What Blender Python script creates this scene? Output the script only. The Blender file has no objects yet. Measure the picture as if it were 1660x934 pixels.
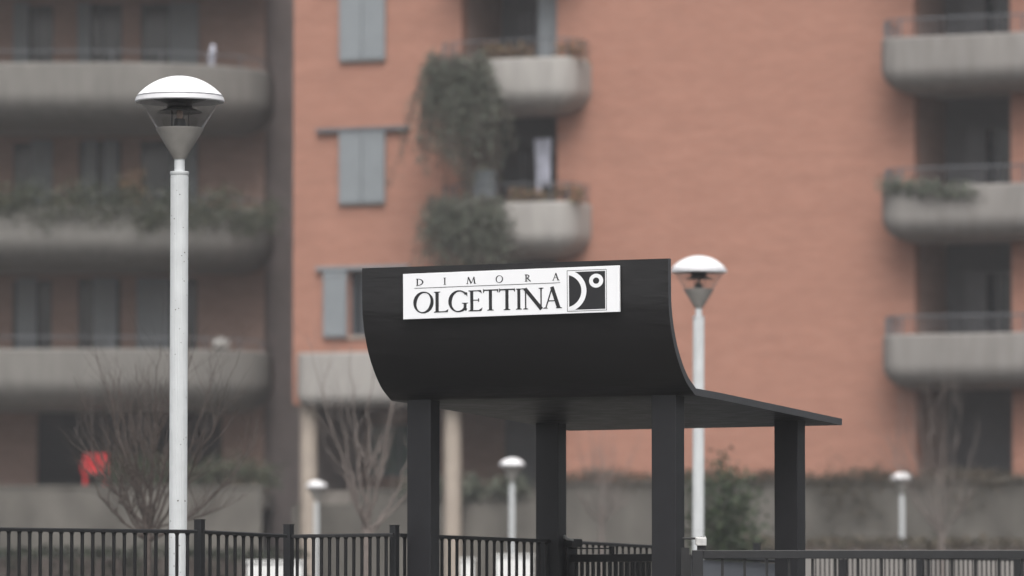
import bpy, bmesh, math, random
from mathutils import Vector, Matrix
R = math.radians
C = bpy.context.scene.collection

# ------------------------------------------------------------------ camera
FPX, CX, CY, HZ, EYE = 8000.0, 830.0, 467.0, 950.0, 1.6
PHI = math.atan((HZ - CY) / FPX)
cam_d = bpy.data.cameras.new('camera'); cam = bpy.data.objects.new('camera', cam_d); C.objects.link(cam)
bpy.context.scene.camera = cam
cam.location = (0, 0, EYE); cam.rotation_euler = (R(90) + PHI, 0, 0)
cam_d.sensor_width = 36; cam_d.lens = 36 * FPX / 1660; cam_d.clip_start = .5; cam_d.clip_end = 1000
cam_d.dof.use_dof = True; cam_d.dof.focus_distance = 32.6
cam_d.dof.aperture_fstop = cam_d.lens / 1000 / .080
sc = bpy.context.scene
# ------------------------------------------------------------------ light: overcast
SUN_EL, SUN_AZ = 54, 178          # azimuth: compass-like angle from +Y, clockwise
w = bpy.data.worlds.new('World'); sc.world = w; w.use_nodes = True
nt = w.node_tree; nt.nodes.clear()
sky = nt.nodes.new('ShaderNodeTexSky'); sky.sky_type = 'NISHITA'; sky.sun_disc = False
sky.sun_elevation = R(SUN_EL); sky.sun_rotation = R(SUN_AZ); sky.air_density = 1.0; sky.dust_density = 6; sky.ozone_density = 1
hs = nt.nodes.new('ShaderNodeHueSaturation'); hs.inputs['Saturation'].default_value = .22
bg = nt.nodes.new('ShaderNodeBackground'); bg.inputs['Strength'].default_value = .10
wo = nt.nodes.new('ShaderNodeOutputWorld')
nt.links.new(sky.outputs[0], hs.inputs['Color']); nt.links.new(hs.outputs[0], bg.inputs[0]); nt.links.new(bg.outputs[0], wo.inputs[0])
sun_d = bpy.data.lights.new('sun', 'SUN'); sun_d.energy = .95; sun_d.angle = R(40); sun_d.color = (1, .97, .93)
sun = bpy.data.objects.new('sun', sun_d); C.objects.link(sun)
sd = Vector((math.sin(R(SUN_AZ)) * math.cos(R(SUN_EL)), math.cos(R(SUN_AZ)) * math.cos(R(SUN_EL)), math.sin(R(SUN_EL))))
sun.rotation_euler = sd.to_track_quat('Z', 'Y').to_euler(); sun.location = (0, 0, 60)
sc.view_settings.view_transform = 'Standard'; sc.view_settings.look = 'None'
sc.view_settings.exposure = 0.93; sc.view_settings.gamma = 1
sc.cycles.use_denoising = True; sc.cycles.max_bounces = 8; sc.cycles.volume_bounces = 2
sc.cycles.transparent_max_bounces = 12

# ------------------------------------------------------------------ helpers
UPV = Vector((0, -math.sin(PHI), math.cos(PHI))); FWD = Vector((0, math.cos(PHI), math.sin(PHI))); CAM = Vector((0, 0, EYE))
def ray(px, py): return Vector((px - CX, 0, 0)) + UPV * (CY - py) + FWD * FPX
def P(px, py, Y):
    d = ray(px, py); return CAM + d * (Y / d.y)
def new_mat(name): 
    m = bpy.data.materials.new(name); m.use_nodes = True; return m, m.node_tree, m.node_tree.nodes['Principled BSDF']
def mat(name, col, rough=.6, metal=0, var=.12, scale=6, spec=.5, bump=0, stretch=(1, 1, 1), detail=6, spots=None):
    m, t, b = new_mat(name); n = t.nodes; L = t.links
    b.inputs['Roughness'].default_value = rough; b.inputs['Metallic'].default_value = metal
    b.inputs['Specular IOR Level'].default_value = spec
    tc = n.new('ShaderNodeTexCoord'); mp = n.new('ShaderNodeMapping'); mp.inputs['Scale'].default_value = stretch
    no = n.new('ShaderNodeTexNoise'); no.inputs['Scale'].default_value = scale; no.inputs['Detail'].default_value = detail
    L.new(tc.outputs['Object'], mp.inputs[0]); L.new(mp.outputs[0], no.inputs['Vector'])
    cr = n.new('ShaderNodeValToRGB'); cr.color_ramp.elements[0].position = .3; cr.color_ramp.elements[1].position = .7
    cr.color_ramp.elements[0].color = [c * (1 - var) for c in col] + [1]; cr.color_ramp.elements[1].color = [min(1, c * (1 + var)) for c in col] + [1]
    L.new(no.outputs['Fac'], cr.inputs[0]); out = cr.outputs[0]
    if spots:
        sc_, thr, scol = spots
        v = n.new('ShaderNodeTexVoronoi'); v.inputs['Scale'].default_value = sc_
        L.new(tc.outputs['Object'], v.inputs['Vector'])
        n2 = n.new('ShaderNodeTexNoise'); n2.inputs['Scale'].default_value = sc_ * .23
        L.new(tc.outputs['Object'], n2.inputs['Vector'])
        mm = n.new('ShaderNodeMath'); mm.operation = 'MULTIPLY_ADD'; mm.inputs[1].default_value = .35; L.new(n2.outputs['Fac'], mm.inputs[0]); L.new(v.outputs['Distance'], mm.inputs[2])
        lt = n.new('ShaderNodeMath'); lt.operation = 'LESS_THAN'; lt.inputs[1].default_value = thr; L.new(mm.outputs[0], lt.inputs[0])
        mx = n.new('ShaderNodeMixRGB'); L.new(lt.outputs[0], mx.inputs[0]); L.new(out, mx.inputs[1]); mx.inputs[2].default_value = list(scol) + [1]; out = mx.outputs[0]
    L.new(out, b.inputs['Base Color'])
    if bump:
        bp = n.new('ShaderNodeBump'); bp.inputs['Strength'].default_value = bump; bp.inputs['Distance'].default_value = .01
        L.new(no.outputs['Fac'], bp.inputs['Height']); L.new(bp.outputs[0], b.inputs['Normal'])
    return m
def brick_mat(name, c1, c2, mortar):
    m, t, b = new_mat(name); n = t.nodes; L = t.links
    b.inputs['Roughness'].default_value = .9; b.inputs['Specular IOR Level'].default_value = .2
    tc = n.new('ShaderNodeTexCoord'); sp = n.new('ShaderNodeSeparateXYZ'); cb = n.new('ShaderNodeCombineXYZ'); ad = n.new('ShaderNodeMath'); ad.operation = 'ADD'
    L.new(tc.outputs['Object'], sp.inputs[0]); L.new(sp.outputs[0], ad.inputs[0]); L.new(sp.outputs[1], ad.inputs[1])
    L.new(ad.outputs[0], cb.inputs[0]); L.new(sp.outputs[2], cb.inputs[1])
    br = n.new('ShaderNodeTexBrick'); br.inputs['Scale'].default_value = 1; br.inputs['Brick Width'].default_value = .25; br.inputs['Row Height'].default_value = .066
    br.inputs['Mortar Size'].default_value = .006; br.inputs['Color1'].default_value = c1 + (1,); br.inputs['Color2'].default_value = c2 + (1,); br.inputs['Mortar'].default_value = mortar + (1,)
    L.new(cb.outputs[0], br.inputs['Vector'])
    no = n.new('ShaderNodeTexNoise'); no.inputs['Scale'].default_value = .8; no.inputs['Detail'].default_value = 9; no.inputs['Roughness'].default_value = .65
    mp = n.new('ShaderNodeMapping'); mp.inputs['Scale'].default_value = (.8, 5, 1)
    L.new(cb.outputs[0], mp.inputs[0]); L.new(mp.outputs[0], no.inputs['Vector'])
    mr = n.new('ShaderNodeMapRange'); mr.inputs['From Min'].default_value = .3; mr.inputs['From Max'].default_value = .7; mr.inputs['To Min'].default_value = .90; mr.inputs['To Max'].default_value = 1.09
    L.new(no.outputs['Fac'], mr.inputs[0])
    mu = n.new('ShaderNodeVectorMath'); mu.operation = 'SCALE'; L.new(br.outputs['Color'], mu.inputs[0]); L.new(mr.outputs[0], mu.inputs['Scale'])
    L.new(mu.outputs[0], b.inputs['Base Color']); return m
def leaf_mat(name, a, b_, c):
    m, t, b = new_mat(name); n = t.nodes; L = t.links
    g = n.new('ShaderNodeNewGeometry'); cr = n.new('ShaderNodeValToRGB'); e = cr.color_ramp.elements
    e[0].color = a + (1,); e[1].color = c + (1,); x = e.new(.5); x.color = b_ + (1,)
    L.new(g.outputs['Random Per Island'], cr.inputs[0]); L.new(cr.outputs[0], b.inputs['Base Color'])
    b.inputs['Roughness'].default_value = .6; b.inputs['Specular IOR Level'].default_value = .3; return m

class MB:
    def __init__(s): s.v = []; s.f = []
    def add(s, vs, fs):
        o = len(s.v); s.v += [tuple(v) for v in vs]; s.f += [tuple(i + o for i in f) for f in fs]; return s
    def box(s, x0, x1, y0, y1, z0, z1, M=None):
        vs = [Vector((x, y, z)) for z in (z0, z1) for y in (y0, y1) for x in (x0, x1)]
        if M is not None: vs = [M @ v for v in vs]
        return s.add(vs, [(0, 2, 3, 1), (4, 5, 7, 6), (0, 1, 5, 4), (2, 6, 7, 3), (0, 4, 6, 2), (1, 3, 7, 5)])
    def tube(s, pts, rs, n=8, cap=True):
        pts = [Vector(p) for p in pts]
        if not hasattr(rs, '__len__'): rs = [rs] * len(pts)
        o = len(s.v); m = len(pts)
        for i, p in enumerate(pts):
            t = (pts[min(i + 1, m - 1)] - pts[max(i - 1, 0)]).normalized()
            a = t.cross(Vector((0, 1, 0.01)) if abs(t.y) < .9 else Vector((1, 0, 0))).normalized(); b = t.cross(a)
            for k in range(n):
                an = 2 * math.pi * k / n; s.v.append(tuple(p + (a * math.cos(an) + b * math.sin(an)) * rs[i]))
        for i in range(m - 1):
            for k in range(n):
                k2 = (k + 1) % n; s.f.append((o + i * n + k, o + i * n + k2, o + (i + 1) * n + k2, o + (i + 1) * n + k))
        if cap: s.f.append(tuple(o + k for k in range(n))); s.f.append(tuple(o + (m - 1) * n + k for k in reversed(range(n))))
        return s
    def lathe(s, prof, n=48, c=(0, 0, 0), flute=0, closed=False):
        o = len(s.v); m = len(prof)
        for (r, z) in prof:
            for k in range(n):
                an = 2 * math.pi * k / n; rr = r * (1 - (flute if k % 2 else 0))
                s.v.append((c[0] + rr * math.cos(an), c[1] + rr * math.sin(an), c[2] + z))
        for i in range(m if closed else m - 1):
            j = (i + 1) % m
            for k in range(n):
                k2 = (k + 1) % n; s.f.append((o + i * n + k, o + i * n + k2, o + j * n + k2, o + j * n + k))
        return s
    def quad(s, c, sz, rnd):
        a = Vector((rnd.gauss(0, 1), rnd.gauss(0, 1), rnd.gauss(0, 1))).normalized()
        b = a.cross(Vector((rnd.gauss(0, 1), rnd.gauss(0, 1), rnd.gauss(0, 1)))).normalized()
        c = Vector(c); a *= sz; b *= sz * .6
        return s.add([c - a, c - b * .9, c + a, c + b * .9], [(0, 1, 2, 3)])
    def build(s, name, m, parent=None, smooth=False, bevel=0):
        me = bpy.data.meshes.new(name); me.from_pydata(s.v, [], s.f); me.update()
        if smooth and len(s.f) < 60000:
            bm_ = bmesh.new(); bm_.from_mesh(me); bmesh.ops.recalc_face_normals(bm_, faces=bm_.faces); bm_.to_mesh(me); bm_.free()
        if smooth:
            for p in me.polygons: p.use_smooth = True
        me.materials.append(m); o = bpy.data.objects.new(name, me); C.objects.link(o)
        if parent: o.parent = parent
        if smooth:
            try:
                md = o.modifiers.new('ws', 'EDGE_SPLIT'); md.split_angle = R(40)
            except Exception: pass
        if bevel:
            md = o.modifiers.new('bevel', 'BEVEL'); md.width = bevel; md.segments = 2
        return o
def tag(o, label=None, cat=None, group=None, kind=None):
    if label: o['label'] = label
    if cat: o['category'] = cat
    if group: o['group'] = group
    if kind: o['kind'] = kind
    return o
def empty(name, loc, label, cat, group=None, rz=0):
    o = bpy.data.objects.new(name, None); C.objects.link(o); o.location = loc; o.rotation_euler = (0, 0, rz); o.empty_display_size = .3
    return tag(o, label, cat, group)
def inv(v):  # world -> local of an unrotated empty
    pass

# ------------------------------------------------------------------ materials
M = {}
M['brick'] = brick_mat('brick', (.365, .174, .126), (.32, .147, .105), (.33, .22, .17))
M['brick_shade'] = brick_mat('brick_in_shade', (.36, .24, .20), (.31, .205, .172), (.31, .25, .22))  # brick for the shaded walls, greyer tone of shade put into the colour
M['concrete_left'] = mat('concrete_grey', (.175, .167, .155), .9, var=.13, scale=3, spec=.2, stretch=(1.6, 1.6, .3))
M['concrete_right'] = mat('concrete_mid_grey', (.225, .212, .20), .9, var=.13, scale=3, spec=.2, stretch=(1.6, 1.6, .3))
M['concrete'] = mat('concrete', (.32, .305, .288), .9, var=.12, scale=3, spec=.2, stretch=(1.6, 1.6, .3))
M['wallconc'] = mat('weathered_concrete', (.112, .105, .094), .95, var=.35, scale=.9, spec=.1, stretch=(1.2, 1, .6), detail=8)
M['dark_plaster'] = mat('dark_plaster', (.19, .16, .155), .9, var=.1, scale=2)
M['column'] = mat('column_plaster', (.335, .285, .24), .85, var=.08, scale=3)
M['shutter'] = mat('shutter_paint', (.205, .225, .24), .55, var=.05, scale=4)
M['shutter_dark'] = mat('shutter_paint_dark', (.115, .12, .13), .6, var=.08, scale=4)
M['frame'] = mat('window_frame_metal', (.10, .105, .115), .5)
M['glass_dark'] = mat('window_glass', (.02, .025, .03), .15, var=.3, scale=1)
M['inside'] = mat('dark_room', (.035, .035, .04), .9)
M['curtain_red'] = mat('red_curtain', (.15, .035, .045), .9, var=.2, scale=9)
M['black'] = mat('black_painted_steel', (.009, .0085, .009), .45, var=.32, scale=5, stretch=(1.2, 9, 16), spec=.5, bump=.05)
_t = M['black'].node_tree; _b = _t.nodes['Principled BSDF']; _n = [x for x in _t.nodes if x.type == 'TEX_NOISE'][0]
_mr = _t.nodes.new('ShaderNodeMapRange'); _mr.inputs['From Min'].default_value = .3; _mr.inputs['From Max'].default_value = .7; _mr.inputs['To Min'].default_value = .34; _mr.inputs['To Max'].default_value = .56
_t.links.new(_n.outputs['Fac'], _mr.inputs[0]); _t.links.new(_mr.outputs[0], _b.inputs['Roughness'])
M['blackpost'] = mat('black_post_paint', (.0065, .0065, .0085), .48, var=.25, scale=7, bump=.05)
M['edge'] = mat('sheet_edge_lit', (.04, .041, .045), .45, var=.12, scale=12)  # black sheet again, lightened to imitate light falling on its side faces
M['fence'] = mat('fence_paint', (.004, .004, .0048), .5, var=.3, scale=20)
M['fencepost'] = mat('fence_post_paint', (.008, .0085, .010), .45, var=.2, scale=20)
M['sign_white'] = mat('sign_white', (.78, .79, .81), .35, var=.015, scale=3)
M['sign_black'] = mat('sign_black', (.012, .012, .014), .45)
M['pole'] = mat('lamp_pole_grey_white', (.52, .54, .55), .42, var=.06, scale=8, spots=(26, .262, (.10, .09, .08)))
M['dome'] = mat('lamp_dome_white', (.84, .84, .85), .35, var=.02)
M['rim'] = mat('lamp_rim', (.60, .60, .62), .4, var=.03)
M['cone'] = mat('lamp_cone_grey', (.22, .21, .195), .5, var=.1, scale=12, spots=(30, .19, (.06, .055, .05)))
M['lampdark'] = mat('lamp_inner_dark', (.022, .022, .023), .4)
M['lampmid'] = mat('lamp_reflector_grey', (.09, .088, .085), .35)
M['bulb'] = mat('bulb_glass', (.55, .42, .36), .2)
M['steel'] = mat('galvanised_steel', (.48, .48, .47), .45, metal=.3, var=.2, scale=30)
M['bark'] = mat('bark', (.07, .056, .05), .9, var=.35, scale=30)
M['bark2'] = mat('bark_pale', (.155, .13, .118), .9, var=.3, scale=30)
M['leaf_ivy'] = leaf_mat('leaf_ivy', (.06, .07, .055), (.10, .115, .088), (.15, .16, .12))
M['leaf_green'] = leaf_mat('leaf_green', (.025, .034, .02), (.045, .06, .034), (.075, .09, .05))
M['leaf_ivy2'] = leaf_mat('leaf_grey_green', (.03, .04, .026), (.055, .065, .04), (.10, .10, .065))
M['leaf_bush'] = leaf_mat('leaf_bush', (.014, .024, .012), (.026, .042, .02), (.05, .07, .03))
M['leaf_dry'] = leaf_mat('leaf_dry', (.10, .06, .035), (.20, .11, .06), (.12, .12, .05))
M['leaf_brown'] = leaf_mat('leaf_brown', (.04, .035, .025), (.07, .06, .04), (.10, .075, .055))
M['hedge'] = leaf_mat('leaf_hedge', (.012, .016, .012), (.022, .028, .018), (.035, .04, .025))
M['white_box'] = mat('white_enamel', (.66, .66, .65), .5, var=.05, scale=2)
M['red'] = mat('red_plastic', (.5, .010, .016), .45)
M['cloth'] = mat('pale_cloth', (.42, .43, .50), .9, var=.15, scale=5)
M['greypanel'] = mat('grey_panel', (.085, .092, .105), .6, var=.08, scale=3)
M['asphalt'] = mat('ground_asphalt', (.045, .043, .04), .95, var=.25, scale=3)
M['paving'] = mat('path_paving', (.075, .07, .062), .9, var=.2, scale=5)
M['floor'] = mat('balcony_floor', (.22, .2, .18), .9)
gm, gt, gb = new_mat('lamp_clear_acrylic'); gt.nodes.remove(gb)
tr = gt.nodes.new('ShaderNodeBsdfTransparent'); tr.inputs[0].default_value = (.97, .97, .965, 1)
gl = gt.nodes.new('ShaderNodeBsdfGlossy'); gl.inputs['Roughness'].default_value = .08
lw = gt.nodes.new('ShaderNodeLayerWeight'); lw.inputs['Blend'].default_value = .35
mp_ = gt.nodes.new('ShaderNodeMath'); mp_.operation = 'MULTIPLY'; mp_.inputs[1].default_value = .5
mx = gt.nodes.new('ShaderNodeMixShader'); go = gt.nodes['Material Output']
gt.links.new(lw.outputs['Facing'], mp_.inputs[0]); gt.links.new(mp_.outputs[0], mx.inputs[0]); gt.links.new(tr.outputs[0], mx.inputs[1]); gt.links.new(gl.outputs[0], mx.inputs[2]); gt.links.new(mx.outputs[0], go.inputs[0])
M['acrylic'] = gm

# ------------------------------------------------------------------ ground
tag(MB().box(-90, 90, -30, 150, -.5, 0).build('ground', M['asphalt']), kind='structure')
tag(MB().box(-1.6, 2.6, 24, 60, .0, .12).build('path', M['paving']), kind='structure')

# ------------------------------------------------------------------ building frames
def wall_holes(mb, x0, x1, z0, z1, holes, y=0, th=.35):
    xs = sorted(set([x0, x1] + [h[0] for h in holes] + [h[1] for h in holes])); zs = sorted(set([z0, z1] + [h[2] for h in holes] + [h[3] for h in holes]))
    xs = [a for a in xs if x0 <= a <= x1]; zs = [a for a in zs if z0 <= a <= z1]
    nx, nz = len(xs), len(zs); ho = lambda cx, cz: any(h[0] < cx < h[1] and h[2] < cz < h[3] for h in holes)
    o = len(mb.v)
    for yy in (y, y + th):
        for z in zs:
            for x in xs: mb.v.append((x, yy, z))
    I = lambda k, i, j: o + k * nx * nz + j * nx + i
    solid = [[not ho((xs[i] + xs[i + 1]) / 2, (zs[j] + zs[j + 1]) / 2) for i in range(nx - 1)] for j in range(nz - 1)]
    for j in range(nz - 1):
        for i in range(nx - 1):
            if not solid[j][i]: continue
            mb.f.append((I(0, i, j), I(0, i + 1, j), I(0, i + 1, j + 1), I(0, i, j + 1)))
            mb.f.append((I(1, i, j), I(1, i, j + 1), I(1, i + 1, j + 1), I(1, i + 1, j)))
            if i == 0 or not solid[j][i - 1]: mb.f.append((I(0, i, j), I(0, i, j + 1), I(1, i, j + 1), I(1, i, j)))
            if i == nx - 2 or not solid[j][i + 1]: mb.f.append((I(0, i + 1, j), I(1, i + 1, j), I(1, i + 1, j + 1), I(0, i + 1, j + 1)))
            if j == 0 or not solid[j - 1][i]: mb.f.append((I(0, i, j), I(1, i, j), I(1, i + 1, j), I(0, i + 1, j)))
            if j == nz - 2 or not solid[j + 1][i]: mb.f.append((I(0, i, j + 1), I(0, i + 1, j + 1), I(1, i + 1, j + 1), I(1, i, j + 1)))
    return mb
class Frame:
    """a vertical plane in the world with its own local axes: x along the wall, y into the building, z up"""
    def __init__(s, px, Y, alpha):
        o = P(px, HZ, Y); s.o = Vector((o.x, o.y, 0)); s.a = alpha
        s.u = Vector((math.cos(alpha), -math.sin(alpha), 0)); s.n = Vector((math.sin(alpha), math.cos(alpha), 0))
    def L(s, px, py, off=0):            # off = metres in FRONT of the plane
        d = ray(px, py); q = s.o - s.n * off; t = (q - CAM).dot(s.n) / d.dot(s.n); p = CAM + d * t
        return ((p - s.o).dot(s.u), p.z)
    def W(s, x, off, z): return s.o + s.u * x - s.n * off + Vector((0, 0, z))
def balcony_mesh(path, top, hv=.62, hc=.52, inw=.75, th=.12):
    mb = MB(); prof = [(th, top - .84), (th, top), (.03, top), (0, top - .03), (0, top - hv)]
    for k in range(1, 9):
        a = k / 8 * math.pi / 2; prof.append((inw * (1 - math.cos(a)), top - hv - hc * math.sin(a)))
    rings = [[(x, y, z) for (x, y) in path(d)] for d, z in prof]; n = len(rings[0])
    for r in rings: mb.v += r
    for i in range(len(rings) - 1):
        for k in range(n - 1): mb.f.append((i * n + k, i * n + k + 1, (i + 1) * n + k + 1, (i + 1) * n + k))
    mb.f.append(tuple(range(n))); e = (len(rings) - 1) * n; mb.f.append(tuple(e + k for k in reversed(range(n))))
    return mb
def rrect_path(x0, x1, off, r, back=.2):    # local facade coordinates, y negative = in front
    def f(d):
        a, b, y = x0 + d, x1 - d, -(off - d); rr = max(r - d, .03); pts = [(a, back), (a, y + rr)]
        for k in range(1, 7): t = k / 6 * math.pi / 2; pts.append((a + rr - rr * math.cos(t), y + rr - rr * math.sin(t)))
        for k in range(0, 7): t = k / 6 * math.pi / 2; pts.append((b - rr + rr * math.sin(t), y + rr - rr * math.cos(t)))
        pts.append((b, back)); return pts
    return f
def railing(mb, pts, z0, z1, n, r=.011, rr=.02):
    for a, b in zip(pts[:-1], pts[1:]):
        a, b = Vector(a), Vector(b); mb.tube([a + Vector((0, 0, z1)), b + Vector((0, 0, z1))], rr, 6)
        m = max(1, int((b - a).length / .12))
        for k in range(m + 1):
            q = a.lerp(b, k / m); mb.tube([q + Vector((0, 0, z0)), q + Vector((0, 0, z1))], rr * 1.6 if k in (0,) else r, 5)

ALPHA = R(21)
F = Frame(830, 105, ALPHA)
def fx(px, off=0): return F.L(px, 500, off)[0]
def fz(px, py, off=0): return F.L(px, py, off)[1]
B = empty('apartment_building', F.o, 'orange brick apartment block with grey shutters and small rounded concrete balconies behind the canopy', 'building', rz=-ALPHA)
XL = fx(475); ZT = 24.0; XR = fx(1483); XE = fx(1640); XEND = XE + 9
zp = fz(700, 790)                   # podium level
st = 232 / 8000 * 105.6             # storey height
s0, s1 = fx(748), fx(903)
a0 = fx(552); a1 = fx(626); 
holes = [(s0, s1, 5.2, 23.4), (XR, XE, zp, 23.4)]
wz = [(fz(590, 97 - 232 * k), fz(590, -17 - 232 * k)) for k in (-2, -1, 0, 1)]
for k, (za, zb) in enumerate(wz):
    if k == 0: za, zb = fz(575, 545), fz(575, 440); holes.append((fx(566), fx(606), za, zb)); wz[0] = (za, zb)
    else: holes.append((a0 + .06, a1 - .06, za + .05, zb - .05))
band_l, band_r = fx(475), fx(905)
zband0 = fz(560, 655)
holes.append((XL, band_r, zp - .35, zband0))
mb = wall_holes(MB(), XL, XEND, zp - .35, ZT, holes)
mb.box(XL, XL + .3, .352, 9, zband0, ZT)
mb.build('wall', M['brick'], B)
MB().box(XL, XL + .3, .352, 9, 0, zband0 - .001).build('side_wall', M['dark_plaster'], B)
MB().box(XL - .2, XEND + .2, -.3, 9, ZT, ZT + .4).build('roof', M['concrete'], B)
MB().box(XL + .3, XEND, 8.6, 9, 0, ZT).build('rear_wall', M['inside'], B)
# recess (loggia) interiors
for (x0, x1, z0) in ((s0, s1, zband0), (XR, XE, zp)):
    m_ = MB(); m_.box(x0 - .3, x0 - .001, .36, 2.4, z0, 23.6); m_.box(x1 + .001, x1 + .3, .36, 2.4, z0, 23.6); m_.build('recess_side_wall', M['brick_shade'], B)
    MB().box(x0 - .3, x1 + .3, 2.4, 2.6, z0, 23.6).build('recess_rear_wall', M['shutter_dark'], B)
    for k in range(0, 7):
        zf = fz(850, 120, 1.0) + (k - 3) * st - .55
        if zf > z0 + .3: MB().box(x0, x1, .2, 2.39, zf, zf + .2).build('recess_floor', M['concrete'], B)
def window(x0, x1, z0, z1, y, panes=2, mframe=None, mglass=None, parent=None):
    mf = MB(); t = .05
    mf.box(x0, x0 + t, y, y + .06, z0, z1); mf.box(x1 - t, x1, y, y + .06, z0, z1); mf.box(x0 + t, x1 - t, y + .002, y + .058, z0, z0 + t); mf.box(x0 + t, x1 - t, y + .002, y + .058, z1 - t, z1)
    for k in range(1, panes):
        xm = x0 + (x1 - x0) * k / panes; mf.box(xm - t / 2, xm + t / 2, y + .004, y + .056, z0 + t, z1 - t)
    f = mf.build('window', mframe or M['frame'], parent or B)
    MB().box(x0 + t * .5, x1 - t * .5, y + .03, y + .036, z0 + t * .5, z1 - t * .5).build('pane', mglass or M['glass_dark'], f); return f
for k, (za, zb) in enumerate(wz):
    if k == 0: x0, x1 = fx(566), fx(606); la, lb = (fx(527), fx(566) - .02), (fx(606) + .02, fx(645))
    else: x0, x1 = a0 + .06, a1 - .06; mid = (a0 + a1) / 2; la, lb = (a0, mid - .008), (mid + .008, a1)
    wn = window(x0, x1, za, zb, .14, 2)
    MB().box(x0 + .05, x1 - .05, .24, .26, za, zb).build('curtain', M['curtain_red'], wn)
    MB().box(x0 - .04, x1 + .04, -.05, .13, za - .06, za - .002).build('sill', M['column'], wn)
    for (xa, xb) in (la, lb):
        m_ = MB().box(xa, xb, -.105, -.06, za - .02, zb + .02)
        for q in (za + .02, zb - .1): m_.box(xa + .001, xb - .001, -.115, -.104, q, q + .06)
        m_.box(xa + .001, xa + .06, -.114, -.104, za + .081, zb - .101); m_.box(xb - .06, xb - .001, -.114, -.104, za + .081, zb - .101)
        m_.build('shutter', M['shutter'], B)
    cx = (a0 + a1) / 2; zr = zb + .025
    MB().box(fx(515), fx(665), -.13, -.001, zr, zr + .085).build('shutter_rail', M['shutter_dark'] if k else M['shutter'], B)
# slot C: storeys
def slot_storey(zf, kind):
    y = 2.25
    window(s0 + .75, s0 + 1.55, zf + .15, zf + 2.25, y - .05, 2)
    if kind == 0:
        MB().box(s1 - .52, s1 - .02, .25, .30, zf + .1, zf + 2.5).build('shutter', M['shutter'], B)
    window(s1 - .75, s1 - .1, zf + .15, zf + 2.25, y - .05, 1)
    m_ = MB()
    for q in range(5): m_.box(s0 + .70 + q * .13, s0 + .77 + q * .13, 1.6, 1.66, zf + .1, zf + 2.2)
    m_.build('curtain', M['shutter_dark'], B)
BAL = []
for k in range(-1, 4):
    py = [-142, 90, 325, 560, 790][k + 1]
    if k > 1: continue
    xa, xb = fx(700, 1.15), fx(955, .15); top = fz(940, py, 1.15)
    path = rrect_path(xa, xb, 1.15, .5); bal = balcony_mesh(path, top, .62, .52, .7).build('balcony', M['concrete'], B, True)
    pts = [(x, y, 0) for x, y in path(.06)]; pts = [pts[0], pts[1], pts[4], pts[7], pts[8], pts[11], pts[-2], pts[-1]]
    rb = MB(); railing(rb, pts, top - .02, top + .40, 0, .007, .014); rb.build('railing', M['frame'], bal)
    slot_storey(top - .9, 0 if k == 0 else 1); BAL.append(top)
# slot D balconies (right)
BALD = []
for py in (-190, 57, 300, 541):
    xa, xb = fx(1421, 1.3), fx(1700, 1.3); top = fz(1530, py, 1.3); path = rrect_path(xa, xb, 1.3, .5)
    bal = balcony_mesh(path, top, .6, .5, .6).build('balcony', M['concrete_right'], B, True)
    pts = [(x, y, 0) for x, y in path(.06)]; pts = [pts[0], pts[1], pts[4], pts[7], pts[8], pts[11], pts[-2], pts[-1]]
    rb = MB(); railing(rb, pts, top - .02, top + .37, 0); rb.build('railing', M['frame'], bal)
    window(XR + .45, XR + 1.9, top - .75, top + 1.5, 2.2, 2)
    MB().box(XR + .55, XR + 1.0, 1.9, 1.95, top - .75, top + 1.5).build('shutter', M['shutter_dark'], B); BALD.append(top)
# long concrete band + columns + arcade
topb = fz(560, 571, .9); path = rrect_path(fx(475, .9), fx(905, .9), .9, .3, .0)
balcony_mesh(path, topb, .85, .30, .25).build('balcony', M['concrete'], B, True)
for px in (501, 734):
    x = fx(px, .35); mb = MB().lathe([(.19, 0), (.19, zband0 - .02)], 24, (x, -.35, 0)); mb.build('column', M['column'], B, True)
xa, xb = XL + .3, band_r
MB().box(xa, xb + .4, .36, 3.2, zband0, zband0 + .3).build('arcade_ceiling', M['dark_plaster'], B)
wh = [(fx(517, -3), fx(537, -3), zp, zband0 - .3), (fx(590, -3), fx(665, -3), zp + .3, zband0 - .35), (fx(812, -3), fx(868, -3), zp, zband0 - .1)]
wall_holes(MB(), xa - .2, xb + .4, zp - .35, zband0, wh, 3.2, .3).build('arcade_wall', M['brick_shade'], B)
window(wh[0][0], wh[0][1], wh[0][2], wh[0][3], 3.3, 1)
window(wh[1][0], wh[1][1], wh[1][2], wh[1][3], 3.3, 3, M['shutter'], mat('green_glass', (.10, .17, .15), .3))
MB().box(wh[2][0], wh[2][1], 3.25, 3.3, wh[2][2], wh[2][3]).build('door', M['shutter_dark'], B)
MB().box(XL, XEND, .36, 8.5, zp - .35, zp - .05).build('podium_floor', M['floor'], B)
MB().box(XL + .02, XEND, -.06, .34, 0, zp - .352).build('plinth', M['wallconc'], B)
# garden wall right part, on its own in front of the plinth
gw0, gw1 = fx(905, 2.2), fx(1660, 2.2) + 4
gwt = fz(1200, 784, 2.2)
gw = MB().box(gw0, gw1, -2.2, -2.0, 0, gwt).box(gw0 - .03, gw1, -2.24, -1.96, gwt, gwt + .07).build('garden_wall', M['wallconc'])
gw.location = F.o; gw.rotation_euler = (0, 0, -ALPHA); tag(gw, 'long weathered grey concrete garden wall below the brick facade on the right', 'wall')
gw0, gw1 = fx(517, 1.6), fx(905, 1.6)
gwt2 = fz(800, 792, 1.6)
gw = MB().box(gw0, gw1, -1.6, -1.4, 0, gwt2).box(gw0 - .02, gw1 - .03, -1.63, -1.37, gwt2, gwt2 + .06).build('garden_wall', M['wallconc'])
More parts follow.
